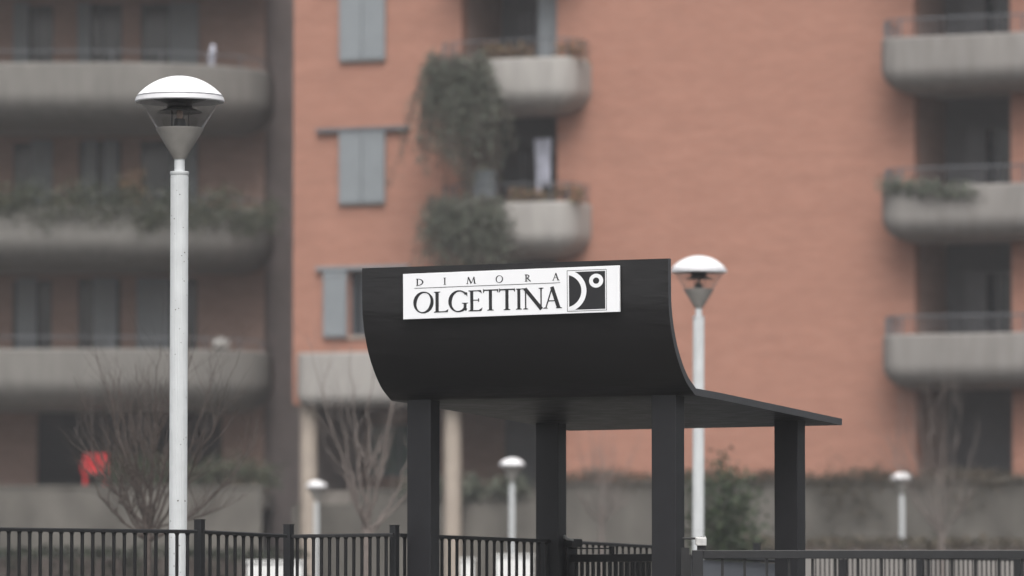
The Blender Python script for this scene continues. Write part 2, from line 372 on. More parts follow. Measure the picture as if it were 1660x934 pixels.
# columns stand in front of this one
gw.location = F.o + F.n * 1.75; gw.rotation_euler = (0, 0, -ALPHA); tag(gw, 'grey concrete garden wall just behind the two beige columns', 'wall')

# ------------------------------------------------------------------ left block
G = Frame(190, 109.5, 0)
def gx(px, off=0): return G.L(px, 500, off)[0]
def gz(py, off=0): return G.L(200, py, off)[1]
LB = empty('apartment_building', G.o, 'dim red brick block with long curved concrete balconies behind the tall left lamp', 'building')
LX0, LX1 = gx(-260), gx(428)
tops = [gz(101 + 232 * k, 4.0) for k in (-1, 0, 1, 2)]
lh = []
for k, t in enumerate(tops):
    f_ = t - .95
    lh += [(gx(20), gx(84), f_, f_ + 2.66), (gx(126), gx(196), f_, f_ + 2.7), (gx(226), gx(320), f_, f_ + 2.7)]
zg = gz(795, 4.0)
lh += [(gx(60), gx(360), zg, zg + 2.2)]
wall_holes(MB(), LX0, LX1, zg - .3, ZT - 1, lh).build('wall', M['brick_shade'], LB)
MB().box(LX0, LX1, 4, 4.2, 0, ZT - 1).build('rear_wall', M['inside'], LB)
MB().box(LX0 - .1, gx(500), -.4, 4.3, ZT - 1, ZT - .6).build('roof', M['concrete'], LB)
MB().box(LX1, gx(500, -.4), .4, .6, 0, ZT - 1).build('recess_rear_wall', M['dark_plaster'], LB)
for k, t in enumerate(tops):
    f_ = t - .95
    for (pa, pb, n_) in ((20, 84, 2), (126, 196, 2), (226, 320, 2)):
        window(gx(pa), gx(pb), f_, f_ + (2.66 if pa == 20 else 2.7), .12, n_, parent=LB)
    for (pa, pb) in ([(20, 44), (124, 145), (274, 320)] if k == 1 else [(28, 60), (152, 190), (222, 276)] if k == 3 else [(50, 84), (135, 156), (168, 190), (276, 318)]):
        MB().box(gx(pa), gx(pb), -.12, -.06, f_ + .02, f_ + 2.71).build('shutter', M['shutter'], LB)
CXL, RAD = gx(197, 1), 3.3
def lpath(d):
    pts = [(LX0 - 3, -4.0 + d)]
    pts.append((CXL, -4.0 + d))
    for k in range(1, 15):
        a = k / 14 * R(88); pts.append((CXL + (RAD - d) * math.sin(a), -4.0 + 2.5 - (2.5 - d) * math.cos(a)))
    pts.append((CXL + (RAD - d), .0)); return pts
def lpath_full(d):
    p = lpath(d); return p + [(LX0 - 3, 0)] if False else p
for k, t in enumerate(tops):
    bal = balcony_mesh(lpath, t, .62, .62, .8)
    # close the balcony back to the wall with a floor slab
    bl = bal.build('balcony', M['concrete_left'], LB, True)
    fl = MB(); pp = lpath(.13); n = len(pp) ; zz = t - .98
    zz = t - .838
    fl.add([(x, y, zz) for x, y in pp] + [(LX0 - 3, .0, zz)], [tuple(range(n + 1))]); pq = lpath(.79)
    fl.add([(x, y, t - 1.235) for x, y in pq] + [(LX0 - 3, .0, t - 1.235)], [tuple(range(len(pq) + 1))]); fl.build('floor', M['floor'], bl)
    rb = MB(); ps = [(x, y, 0) for x, y in lpath(.06)]; ps = [ps[0]] + ps[1::3] + [ps[-1]]
    for a, b in zip(ps[:-1], ps[1:]):
        rb.tube([Vector(a) + Vector((0, 0, t + .25)), Vector(b) + Vector((0, 0, t + .25))], .015, 6)
    for a in ps[1:]: rb.tube([Vector(a) + Vector((0, 0, t - .02)), Vector(a) + Vector((0, 0, t + .25))], .015, 6)
    rb.build('railing', M['frame'], bl)
# terrace below
MB().box(LX0 - 3, gx(427, 4.4), -4.3, 3.9, zg - .35, zg - .02).build('terrace_floor', M['floor'], LB)
gw = MB().box(gx(-300, 4.6), gx(425, 4.6), -4.6, -4.35, 0, zg + .04).box(gx(-300, 4.6), gx(427, 4.6), -4.63, -4.3, zg + .04, zg + .1).build('garden_wall', M['wallconc'])
gw.location = G.o; tag(gw, 'grey concrete terrace wall below the red chair on the left', 'wall')

# ------------------------------------------------------------------ plants on the buildings
def cloud(mb, pts, n, spread, size, rnd):
    for _ in range(n):
        c = rnd.choice(pts); c = Vector((c[0] + rnd.gauss(0, spread[0]), c[1] + rnd.gauss(0, spread[1]), c[2] + rnd.gauss(0, spread[2])))
        mb.quad(c, size * rnd.uniform(.6, 1.3), rnd)
def hanging(name, seed, pxa, pxb, pyt, ybot, label, offs=1.5):
    rnd = random.Random(seed); root_p = F.W(fx((pxa + pxb) / 2, offs), offs, fz(740, pyt, offs)); 
    t = empty(name, root_p, label, 'hanging plant', 'ivy masses hanging from the middle balconies')
    lf, stm = MB(), MB()
    for i in range(115):
        u = rnd.random(); px = pxa + (pxb - pxa) * u; o = offs + rnd.uniform(-.25, .35)
        p = F.W(fx(px, o), o, fz(px, pyt + rnd.uniform(-6, 12), o)) - root_p
        bot = ybot(px) + rnd.gauss(0, 24); L_ = max(.2, fz(px, pyt, o) - fz(px, bot, o)); drift = rnd.gauss(0, .10) - .16 * (1 - u) ** 2 + .10 * u
        prev = p.copy(); pl = [p.copy()]; nseg = max(3, int(L_ / .14)); L_ *= rnd.uniform(.75, 1.18)
        for k in range(nseg):
            prev = prev + Vector((drift * .21 * (1 - k / nseg * .6) + rnd.gauss(0, .02), rnd.gauss(0, .03), -L_ / nseg)); pl.append(prev.copy())
            for _ in range(int(9 if k < nseg * .55 else 4)):
                lf.quad(prev + Vector((rnd.gauss(0, .075), rnd.gauss(0, .08), rnd.gauss(0, .08))), rnd.uniform(.022, .05), rnd)
        stm.tube(pl, .008, 4)
    lf.build('foliage', M['leaf_ivy'], t); stm.build('stem', M['bark'], t)
hanging('hanging_ivy', 3, 690, 786, 90, lambda x: 205 + 65 * max(0, 1 - abs(x - 745) / 75) + (x > 780) * 0, 'dark green ivy cascade over the left end of the upper middle balcony')
hanging('hanging_ivy', 5, 694, 806, 318, lambda x: 425 + 22 * max(0, 1 - abs(x - 730) / 70), 'dark ivy mass on the lower middle balcony above the canopy')
def plant(name, seed, pts, n, spread, size, m, label, cat, group=None, stem=False):
    rnd = random.Random(seed); base = Vector(pts[0]); t = empty(name, base, label, cat, group)
    lf = MB(); cloud(lf, [Vector(p) - base for p in pts], n, spread, size, rnd); lf.build('foliage', m, t)
    if stem:
        sm = MB()
        for p in pts[::2]:
            q = Vector(p) - base; sm.tube([q - Vector((0, 0, .3)), q + Vector((rnd.uniform(-.05, .05), 0, .1))], .012, 5)
        sm.build('stem', M['bark'], t)
    return t
def fpt(px, py, off): return F.W(fx(px, off), off, fz(px, py, off))
def gpt(px, py, off): x, z = G.L(px, py, off); return G.W(x, off, z)
GP = 'potted plants on the middle balconies'
plant('balcony_plant', 11, [fpt(x, 84, .85) for x in range(785, 862, 8)], 420, (.10, .1, .09), .05, M['leaf_dry'], 'rusty low plants along the upper middle balcony beside the ivy', 'plant', GP, False)
plant('balcony_plant', 12, [fpt(x, 82, .85) for x in range(908, 945, 7)], 260, (.08, .1, .12), .05, M['leaf_dry'], 'rusty plant at the right end of the upper middle balcony', 'plant', GP, False)
plant('balcony_plant', 13, [fpt(x, 318, .85) for x in range(832, 886, 7)], 380, (.09, .1, .08), .05, M['leaf_dry'], 'orange brown plant in front of the hanging laundry', 'plant', GP, False)
plant('balcony_plant', 14, [fpt(x, 314, .85) for x in range(905, 944, 7)], 260, (.08, .1, .10), .05, M['leaf_dry'], 'brown green plant at the right end of the lower middle balcony', 'plant', GP, False)
plant('balcony_ivy', 15, [fpt(x, 300 + (x - 1430) * .08, 1.35) for x in range(1432, 1580, 8)], 900, (.12, .1, .09), .05, M['leaf_ivy'], 'dark ivy spilling over the right middle balcony edge', 'plant')
rnd = random.Random(21)
pts = []
for x in range(-60, 448, 7):
    o = 4.0 if x < 260 else 4.0 - 2.5 * (1 - math.sqrt(max(0, 1 - min(1, ((x - 190) / 250.)) ** 2)))
    dr = (x - 260) * .12 if x > 260 else 0
    pts.append(gpt(x, 322 + dr + rnd.uniform(-14, 26) + (12 if x % 77 < 35 else 0), o))
plant('balcony_hedge', 22, pts, 9500, (.18, .1, .16), .04, M['leaf_ivy2'], 'overgrown green hedge drooping along the middle curved balcony on the left', 'plant')
plant('flowering_shrub', 23, [gpt(x, y, 4.1) for x, y in ((200, 300), (212, 290), (222, 300), (236, 308), (228, 285))], 170, (.10, .08, .14), .035, M['leaf_dry'], 'reddish dry shrub rising from the curved balcony hedge', 'plant')
plant('terrace_shrub', 24, [gpt(x, 778 - 14 * math.sin((x - 300) / 135 * 3.1), 4.2) for x in range(305, 440, 7)], 2200, (.16, .14, .15), .045, M['leaf_ivy2'], 'dark green shrub on the terrace wall between the lamp and the dark recess', 'shrub')
plant('terrace_shrub', 25, [gpt(x, 768, 3.8) for x in range(188, 275, 8)], 1300, (.16, .14, .2), .055, M['leaf_green'], 'dark green shrub behind the bare tree left of the tall lamp', 'shrub')
plant('wall_creeper', 26, [fpt(x, 776 + 5 * math.sin(x / 23), 2.15) for x in range(905, 1660, 7)], 9000, (.16, .10, .085), .035, M['leaf_brown'], 'brownish creeper fringe along the top of the right garden wall', 'plant')
plant('wall_creeper', 27, [fpt(x, 800 + 26 * math.sin(x * 1.7), 2.3) for x in range(1335, 1425, 5)] + [fpt(x, 800, 2.3) for x in range(1540, 1600, 8)], 1000, (.2, .06, .26), .035, M['leaf_brown'], 'loose brown creeper hanging down the garden wall near the far right lamp', 'plant')
plant('wall_creeper', 28, [fpt(x, 788 + 4 * math.sin(x / 9), .1) for x in list(range(660, 720, 8)) + list(range(752, 772, 6)) + list(range(800, 850, 8))] + [fpt(758, 800, .1)], 1500, (.14, .1, .12), .05, M['leaf_ivy'], 'dark plants along the wall top behind the mid lamp', 'plant')
# ------------------------------------------------------------------ small things on balconies
t = empty('chair', gpt(155, 795, 3.0), 'red plastic chair on the terrace at the left edge', 'chair')
sc_ = 1.0
MB().box(-.28, .26, .18, .22, .36, .80).build('backrest', M['red'], t, bevel=.015)
MB().box(-.26, .24, -.25, .22, .36, .40).build('seat', M['red'], t, bevel=.01)
for x in (-.24, .20):
    for y in (-.23, .18): MB().box(x, x + .045, y, y + .045, 0, .36).build('leg', M['red'], t)
MB().box(.22, .27, -.22, .2, .56, .60).box(.23, .26, -.2, -.16, .40, .56).build('armrest', M['red'], t)
MB().box(-.31, -.262, -.22, .2, .56, .60).box(-.30, -.27, -.2, -.16, .40, .56).build('armrest', M['red'], t)
t = empty('parasol', gpt(342, 112, 3.2), 'folded white parasol leaning up from the top curved balcony', 'parasol'); t.rotation_euler = (0, R(5), 0)
MB().tube([(0, 0, -.8), (0, 0, .1)], .02, 8).build('pole', M['steel'], t); MB().lathe([(.02, .0), (.055, .06), (.07, .3), (.045, .5), (.012, .56)], 12).build('canopy', M['cloth'], t, True)
t = empty('planter_bowl', gpt(358, 566, 2.9), 'small pale round object on the lowest curved balcony parapet', 'bowl')
MB().lathe([(.001, -.04), (.12, -.03), (.2, .06), (.2, .14), (.15, .22), (.05, .26), (.001, .26)], 20).build('bowl', M['concrete'], t, True)
t = empty('laundry', fpt(880, 312, .1), 'pale laundry hanging in the lower middle loggia', 'laundry')
lm = MB(); nx = 9
for j in range(9):
    for i in range(nx):
        xx = -.2 + .4 * i / 8 * (1 - .2 * j / 8) + .05 * j / 8; lm.v.append((xx * math.cos(ALPHA), .04 * math.sin(i * 1.9 + j * .3) - xx * math.sin(ALPHA), 1.15 - 1.05 * j / 8 - (.15 if i < 3 and j > 5 else 0)))
for j in range(8):
    for i in range(nx - 1): lm.f.append((j * nx + i, j * nx + i + 1, (j + 1) * nx + i + 1, (j + 1) * nx + i))
lm.build('cloth', M['cloth'], t, True).modifiers.new('so', 'SOLIDIFY').thickness = .006
MB().tube([(-.9, .1, 1.17), (.5, -.1, 1.17)], .006, 5).build('clothesline', M['frame'], t)
t = empty('storage_cabinet', fpt(786, 330, .5), 'small grey cabinet in the lower middle loggia beside the ivy', 'cabinet', rz=-ALPHA)
MB().box(-.21, .21, -.15, .15, -.4, .70).build('body', M['shutter'], t, bevel=.01); MB().box(-.19, -.005, -.165, -.151, -.35, .65).box(.005, .19, -.165, -.151, -.35, .65).build('door', M['shutter'], t)

# ------------------------------------------------------------------ lower background: cabinets, hedges
def hedge(px0, px1, py, Y, label, m='hedge', seed=1, group=None):
    a, b = P(px0, py, Y), P(px1, py, Y); rnd = random.Random(seed); base = Vector(((a.x + b.x) / 2, Y, 0)); t = empty('hedge', base, label, 'hedge', group)
    w_ = (b.x - a.x) / 2; MB().box(-w_ + .1, w_ - .1, -.3, .3, .02, a.z - .12).build('branches', M['bark'], t)
    lf = MB(); n = int((b.x - a.x) * a.z * 220)
    for _ in range(n):
        side = rnd.random(); x = rnd.uniform(-w_, w_)
        if side < .3: lf.quad((x, rnd.uniform(-.4, .4), a.z + rnd.gauss(-.03, .05)), rnd.uniform(.04, .08), rnd)
        else: lf.quad((x, -.4 + rnd.gauss(0, .05), rnd.uniform(.05, a.z)), rnd.uniform(.04, .08), rnd)
    lf.build('foliage', M[m], t)
hedge(-60, 395, 893, 80, 'dark clipped hedge behind the left stretch of the fence', seed=2)
hedge(380, 500, 897, 76, 'low dark hedge behind the broad white cabinet', seed=3)
hedge(1205, 1700, 876, 92, 'low brownish hedge in front of the right garden wall', 'leaf_brown', seed=5)
lw0, lw1 = P(1285, 899, 86), P(1760, 899, 86)
lw_ = MB().box(0, lw1.x - lw0.x, 0, .25, 0, lw0.z).box(-.03, lw1.x - lw0.x, -.03, .28, lw0.z, lw0.z + .05).build('low_wall', M['concrete_right']); lw_.location = (lw0.x, 86, 0); tag(lw_, 'low pale wall behind the far fence at the lower right', 'wall')
def cabinet(px0, px1, py, Y, label, n=2):
    a, b = P(px0, py, Y), P(px1, py, Y); w_ = (b.x - a.x) / 2; t = empty('utility_cabinet', ((a.x + b.x) / 2, Y, 0), label, 'cabinet', 'white cabinets behind the fence')
    MB().box(-w_, w_, -.25, .25, 0, a.z - .03).build('body', M['white_box'], t, bevel=.02)
    MB().box(-w_ - .02, w_ + .02, -.28, .28, a.z - .03, a.z).build('lid', M['white_box'], t, bevel=.01)
    for k in range(n):
        x0 = -w_ + .02 + (2 * w_ - .04) * k / n; x1 = x0 + (2 * w_ - .04) / n - .02
        d = MB().box(x0, x1, -.268, -.252, .1, a.z - .1).build('door', M['white_box'], t)
        MB().box(x1 - .05, x1 - .03, -.29, -.27, 1.0, 1.15).build('handle', M['frame'], d)
cabinet(402, 492, 909, 62, 'broad white utility cabinet behind the fence near the left columns', 3)
cabinet(746, 769, 905, 64, 'narrow white cabinet behind the fence beside the beige column', 1)
cabinet(803, 864, 899, 66, 'white cabinet behind the fence and the mid lamp', 2)

# ------------------------------------------------------------------ street lamps
def lamp(px, py_rim, Y, rad, label, tilt=0, shade='acrylic'):
    p = P(px, py_rim, Y); t = empty('street_lamp', (p.x, p.y, 0), label, 'street lamp', 'white dome street lamps'); t.rotation_euler = (0, tilt, 0)
    h = p.z; r = rad; Z = lambda q: h + q * r
    # dome: spherical cap, hollow
    H = .50; Rs = (1 + H * H) / (2 * H); prof = []
    a_max = math.asin(.955 / Rs)
    for k in range(15):
        a = a_max * (1 - k / 14); prof.append((max(.001, Rs * math.sin(a) * r), Z(H - Rs * (1 - math.cos(a)) + .05)))
    d0 = prof[0][1]
    MB().lathe(prof, 64).build('dome', M['dome'], t, True)
    MB().lathe([(.955 * r, d0), (.925 * r, d0 - .008 * r), (.925 * r, d0 - .03 * r), (.975 * r, d0 - .036 * r), (1.0 * r, Z(-.02)), (.985 * r, Z(-.045)), (.95 * r, Z(-.04)), (.90 * r, Z(.02)), (.5 * r, Z(.14)), (.2 * r, Z(.18))], 64).build('rim', M['rim'], t, True)
    MB().lathe([(.02 * r, Z(H + .05)), (.018 * r, Z(H + .075)), (.001, Z(H + .08))], 12).build('cap_screw', M['lampdark'], t)
    MB().lathe([(.90 * r, Z(.01)), (.51 * r, Z(-.65))], 64).build('glass_shade', M[shade], t, True)
    MB().lathe([(.505 * r, Z(-.62)), (.53 * r, Z(-.62)), (.53 * r, Z(-.655)), (.145 * r, Z(-1.29)), (.14 * r, Z(-1.31)), (.11 * r, Z(-1.31))], 48).build('housing', M['cone'], t, True)
    MB().lathe([(.001, Z(-.64)), (.505 * r, Z(-.64))], 48).build('tray', M['lampmid'], t)
    MB().lathe([(.001, Z(.12)), (.60 * r, Z(.035)), (.58 * r, Z(.02)), (.30 * r, Z(-.06)), (.27 * r, Z(-.13)), (.30 * r, Z(-.16)), (.001, Z(-.16))], 40).build('reflector', M['lampdark'], t, True)
    MB().lathe([(.001, Z(-.17)), (.28 * r, Z(-.175)), (.52 * r, Z(-.26)), (.51 * r, Z(-.272)), (.27 * r, Z(-.2)), (.001, Z(-.2))], 40).build('reflector', M['lampmid'], t, True)
    for k in range(3):
        a = R(100 + 120 * k); MB().tube([(.22 * r * math.cos(a), .22 * r * math.sin(a), Z(-.64)), (.22 * r * math.cos(a), .22 * r * math.sin(a), Z(.1))], .014 * r, 8).build('rod', M['lampdark'], t)
    MB().lathe([(.001, Z(-.64)), (.165 * r, Z(-.64)), (.125 * r, Z(-.42)), (.11 * r, Z(-.41)), (.001, Z(-.41))], 24).build('socket', M['lampdark'], t, True)
    MB().lathe([(.055 * r, Z(-.41)), (.075 * r, Z(-.33)), (.07 * r, Z(-.24)), (.001, Z(-.21))], 20).build('bulb', M['bulb'], t, True)
    MB().lathe([(.117 * r, Z(-1.30)), (.117 * r, Z(-1.61))], 32).build('neck', M['pole'], t, True)
    MB().lathe([(.11 * r, Z(-1.585)), (.20 * r, Z(-1.59)), (.213 * r, Z(-1.60)), (.213 * r, Z(-1.65)), (.205 * r, Z(-1.665)), (.19 * r, Z(-1.67))], 32).build('collar', M['pole'], t, True)
    zb = Z(-1.66); 
    MB().lathe([(.2 * r, zb), (.2 * r, .25)], 64, flute=.035).build('pole', M['pole'], t)
    MB().lathe([(.2 * r, .25), (.32 * r, .22), (.34 * r, .0), (.001, .0)], 32).build('base', M['pole'], t, True)
    return t
lamp(291.5, 163, 33.9, 73 / 8000 * 33.9, 'tall pale lamp nearest the camera, on the left in front of the curved balconies')
lamp(1129.5, 440, 53, 46 / 8000 * 53, 'mid sized lamp rising behind the right end of the black canopy', tilt=R(.25))
lamp(830, 754, 90, 21 / 8000 * 90, 'small distant lamp seen under the canopy between its left posts', shade='cone')
lamp(513, 789, 103, 17.5 / 8000 * 103, 'small distant lamp in front of the left beige column', shade='cone')
lamp(1462, 776, 97, 18.5 / 8000 * 97, 'small distant lamp at the far right above the gate', shade='cone')

# ------------------------------------------------------------------ trees (bare)
def bez(a, b, c, t): return a * (1 - t) ** 2 + b * 2 * t * (1 - t) + c * t * t
def bare_tree(pxf, pyf, Y, tips, seed, label, tr_r, br_r, m, twigs=9, pxg=None, depth=.6):
    rnd = random.Random(seed); f = P(pxf, pyf, Y); g = P(pxg or pxf, pyf, Y); t = empty('bare_tree', (g.x, Y, 0), label, 'tree', 'leafless young trees'); o = Vector((g.x, Y, 0)); f = f - o
    MB().tube([(0, 0, -.05), (0, 0, .1), ((f.x) * .3, 0, f.z * .5), f], [tr_r * 1.5, tr_r * 1.1, tr_r, tr_r * .95], 10).build('trunk', m, t, True)
    mb = MB(); S = FPX / Y
    def twig(p, d, L_, r, lv):
        pts = [p]; rs = [r]; q = p.copy(); dd = d.normalized(); n = 6
        for k in range(n):
            dd = (dd + Vector((rnd.gauss(0, .12), rnd.gauss(0, .12), .07 + rnd.gauss(0, .08)))).normalized(); q = q + dd * (L_ / n); pts.append(q.copy()); rs.append(r * (1 - .75 * (k + 1) / n))
            if lv < 2 and rnd.random() < .55: twig(q, dd + Vector((rnd.gauss(0, .6), rnd.gauss(0, .5), rnd.uniform(-.1, .4))), L_ * rnd.uniform(.35, .6), rs[-1] * .7, lv + 1)
        mb.tube(pts, rs, 5)
    for (tx, ty) in tips:
        tp = P(tx, ty, Y) - o + Vector((0, rnd.uniform(-depth, depth), 0)); st_ = f + Vector((0, 0, rnd.uniform(-.12, .05)))
        ctl = Vector((st_.x + (tp.x - st_.x) * rnd.uniform(.5, .74), st_.y + (tp.y - st_.y) * .7, st_.z + (tp.z - st_.z) * rnd.uniform(.28, .48)))
        n = 16; pts = []; rs = []; L_ = (tp - st_).length
        br_r_ = br_r * rnd.uniform(.7, 1.1)
        for k in range(n + 1):
            q = bez(st_, ctl, tp, k / n) + Vector((rnd.gauss(0, .007), rnd.gauss(0, .007), 0)) * L_ * (k > 0); pts.append(q); rs.append(br_r_ * max(.14, (1 - k / n)) ** .9 * min(1.2, L_ / 1.5 + .3))
        mb.tube(pts, rs, 6)
        for _ in range(twigs):
            k = rnd.randint(4, n - 1); d = pts[k] - pts[k - 1]; d = d.normalized() + Vector((rnd.gauss(0, .5), rnd.gauss(0, .4), rnd.uniform(0, .3)))
            twig(pts[k], d, L_ * rnd.uniform(.15, .38), rs[k] * .6, 0)
    mb.build('crown', m, t, True)
bare_tree(240, 862, 45, [(128, 612), (150, 560), (182, 575), (205, 640), (222, 590), (262, 560), (318, 545), (352, 590), (392, 572), (415, 700), (398, 800), (130, 745), (110, 690), (245, 650), (300, 640), (175, 690)], 4,
          'bare branched tree beside the tall left lamp pole', .036, .0155, M['bark'], 16, pxg=236)
bare_tree(594, 858, 58, [(497, 545), (548, 640), (566, 560), (602, 540), (640, 590), (655, 560), (700, 740), (560, 700), (690, 640)], 9,
          'pale bare tree left of the canopy front post', .05, .021, M['bark2'], 6)
bare_tree(975, 840, 88, [(930, 690), (955, 660), (978, 650), (1000, 665), (1040, 700), (915, 760), (1050, 780), (985, 700), (935, 800), (1010, 760)], 14,
          'faint bare tree seen under the middle of the canopy', .042, .014, M['bark2'], 7, depth=1)
bare_tree(1526, 862, 85, [(1426, 650), (1444, 680), (1462, 640), (1486, 660), (1508, 620), (1530, 610), (1556, 640), (1590, 680), (1450, 760), (1590, 760)], 17,
          'bare tree at the right edge beyond the gate', .045, .016, M['bark2'], 7, depth=1)
# evergreen bush on the right
rnd = random.Random(31); bp = P(1168, 890, 78); t = empty('evergreen_bush', (bp.x, 78, 0), 'loose dark evergreen bush right of the mid sized lamp pole', 'bush')
lf, stm = MB(), MB()
for (tx, ty, wd) in [(1150, 752, 8), (1166, 735, 7), (1180, 765, 9), (1140, 790, 10), (1195, 790, 9), (1212, 775, 7), (1158, 800, 15), (1180, 820, 15), (1200, 840, 14), (1140, 840, 12), (1218, 860, 10), (1165, 860, 16), (1190, 765, 6), (1128, 770, 8), (1205, 810, 12)]:
    tp = P(tx, ty, 78 + rnd.uniform(-.6, .6)) - Vector((bp.x, 78, 0)); b0 = Vector((rnd.uniform(-.1, .1), 0, .3))
    stm.tube([b0, b0.lerp(tp, .5) + Vector((0, 0, -.2)), tp], [.02, .014, .005], 5)
    for _ in range(330):
        k = rnd.uniform(.35, 1.0); c = b0.lerp(tp, k) + Vector((rnd.gauss(0, wd / 100 * 1.8), rnd.gauss(0, .18), rnd.gauss(0, wd / 100 * 1.5))); lf.quad(c, rnd.uniform(.03, .06), rnd)
lf.build('foliage', M['leaf_bush'], t); stm.build('stem', M['bark'], t)

# ------------------------------------------------------------------ the canopy
YL = 33.0
A = P(587, 435, YL)
lo, hi = 30.0, 34.0
for _ in range(60):
    mid = (lo + hi) / 2
    if P(1083, 419, mid).z > A.z: hi = mid
    else: lo = mid
Bp = P(1083, 419, lo); UU = Vector((Bp.x - A.x, Bp.y - A.y, 0)); WID = UU.length; UU.normalize(); VV = Vector((-UU.y, UU.x, 0)); TH = math.atan2(UU.y, UU.x)
can = empty('entrance_canopy', (A.x, A.y, 0), 'black steel entrance canopy curved up into a fascia on four square posts', 'canopy', rz=TH)
ZTOP = A.z
def loc_c(p): q = p - Vector((A.x, A.y, 0)); return Vector((q.dot(UU), q.dot(VV), p.z))
def plane_hit(px, py, s):       # point of the vertical plane s metres behind the fascia
    d = ray(px, py); q = A + VV * s; t_ = (q - CAM).dot(VV) / d.dot(VV); return loc_c(CAM + d * t_)
zb_f = plane_hit(633, 648.6, .44).z
# outer profile read from the left edge: (depth s, z)
raw = [(587, 470), (587.3, 500), (588.6, 520), (591, 540), (594.5, 560), (599.2, 580), (605, 598), (612, 616), (621, 633), (633.5, 648.6)]
prof = [(0, ZTOP)]
for (x, y) in raw:      # left side plane a=0: intersect the ray with the plane through A spanned by VV and Z
    d = ray(x, y); t_ = (A - CAM).dot(UU) / d.dot(UU); q = loc_c(CAM + d * t_); prof.append((max(0, q.y), q.z))
def cr(ps, n=5):
    out = []
    for i in range(len(ps) - 1):
        p0, p1, p2, p3 = ps[max(i - 1, 0)], ps[i], ps[i + 1], ps[min(i + 2, len(ps) - 1)]
        for k in range(n):
            t_ = k / n; out.append(tuple(.5 * (2 * p1[j] + (p2[j] - p0[j]) * t_ + (2 * p0[j] - 5 * p1[j] + 4 * p2[j] - p3[j]) * t_ * t_ + (3 * p1[j] - p0[j] - 3 * p2[j] + p3[j]) * t_ ** 3) for j in (0, 1)))
    return out + [ps[-1]]
prof = [prof[0]] + cr(prof[1:])
SB, ZB = prof[-1]
def side_hit(a, x, y):
    d = ray(x, y); q0 = A + UU * a; t_ = (q0 - CAM).dot(UU) / d.dot(UU); return loc_c(CAM + d * t_)
RL_, RR_ = side_hit(0, 923, 697.5), side_hit(WID, 1365, 690.5)
print('CANOPY W', WID, 'theta', math.degrees(TH), 'curve', SB, ZB, 'rear', RL_, RR_, 'ztop', ZTOP)
ZR = (RL_.z + RR_.z) / 2; TK = .046
def sheet(a0, a1, name, zoff=0):
    mb = MB(); cols = []
    for a in (a0, a1):
        f_ = a / WID; Lr = RL_.y * (1 - f_) + RR_.y * f_
        o = list(prof); o[0] = (0, ZTOP + zoff)
        o += [(SB + .02, ZB - .006)] + [(SB + (Lr - SB) * k / 6, ZB + (ZR - ZB) * k / 6) for k in range(1, 7)]
        inn = []
        for i, (s_, z_) in enumerate(o):
            p_, n_ = o[max(i - 1, 0)], o[min(i + 1, len(o) - 1)]; dx, dz = n_[0] - p_[0], n_[1] - p_[1]; l_ = math.hypot(dx, dz) or 1
            nx_, nz_ = (-dz / l_, dx / l_)
            if i == 0: nx_, nz_ = 1, 0
            inn.append((s_ + nx_ * TK, z_ + nz_ * TK))
        inn[0] = (TK, ZTOP + zoff); cols.append((a, o, inn))
    n = len(cols[0][1])
    for (a, o, inn) in cols: mb.v += [(a, s_, z_) for s_, z_ in o] + [(a, s_, z_) for s_, z_ in inn]
    N = 2 * n
    for i in range(n - 1):
        mb.f.append((i, i + 1, N + i + 1, N + i)); mb.f.append((n + i, N + n + i, N + n + i + 1, n + i + 1))
        mb.f.append((i, n + i, n + i + 1, i + 1)); mb.f.append((N + i, N + i + 1, N + n + i + 1, N + n + i))
    mb.f.append((0, N, N + n, n)); mb.f.append((n - 1, 2 * n - 1, N + 2 * n - 1, N + n - 1))
    ob = mb.build(name, M['black'], can, True); ob.data.materials.append(M['edge'])
    for p_ in ob.data.polygons:
        if abs(p_.normal.x) > .8: p_.material_index = 1
    return ob
am = plane_hit(793, 440, 0).x
sheet(0, WID, 'roof_sheet', 0)
MB().box(am - .0025, am + .0025, -.002, TK + .002, ZTOP - .10, ZTOP + .002).build('joint_strip', M['sign_black'], can)
def post(px, s_, top):
    x = plane_hit(px, 720, s_).x
    MB().box(x, x + .178, s_, s_ + .135, -.02, top).build('post', M['blackpost'], can, bevel=.004)
    MB().box(x - .05, x + .228, s_ - .05, s_ + .185, .12, .135).build('base_plate', M['blackpost'], can)
    return x
zu = lambda s_: ZB + (ZR - ZB) * (s_ - SB) / (3.05 - SB)
post(660, .42, ZB + .02); post(1056, .42, ZB + .02); post(868.5, 2.5, zu(2.5) + .012); post(1255, 2.5, zu(2.5) + .012)
for (x, y_) in ((1108, .45),):
    q = plane_hit(1104, 655, .60)
# ------------------------------------------------------------------ name sign
tl = plane_hit(654.9, 444.8, -.012); tr_ = plane_hit(1005.6, 430.3, -.012); bl = plane_hit(654.2, 518, -.012); br_ = plane_hit(1005.6, 505.9, -.012)
SW = math.hypot(tr_.x - tl.x, tr_.z - tl.z); SH = ((tl.z - bl.z) + (tr_.z - br_.z)) / 2; tilt = math.atan2((tr_.z - tl.z) + (br_.z - bl.z), 2 * (tr_.x - tl.x))
sw = A + UU * tl.x + VV * (-.012); sign = empty('name_sign', (sw.x, sw.y, (tl.z + bl.z) / 2 + SH / 2), 'white name sign with black serif lettering on the canopy fascia', 'sign', rz=TH)
sign.rotation_euler = Matrix.Rotation(TH, 4, 'Z').to_euler() if False else (Matrix.Rotation(TH, 3, 'Z') @ Matrix.Rotation(-tilt, 3, 'Y')).to_euler()
print('SIGN', SW, SH, math.degrees(tilt))
MB().box(0, SW, -.016, .0, -SH, 0).build('board', M['sign_white'], sign, bevel=.002)
MB().box(.05, SW - .05, .0, .011, -SH + .04, -.04).build('backing', M['sign_black'], sign)
KX, KY = SW / 1532, SH / 325
layer = [0]
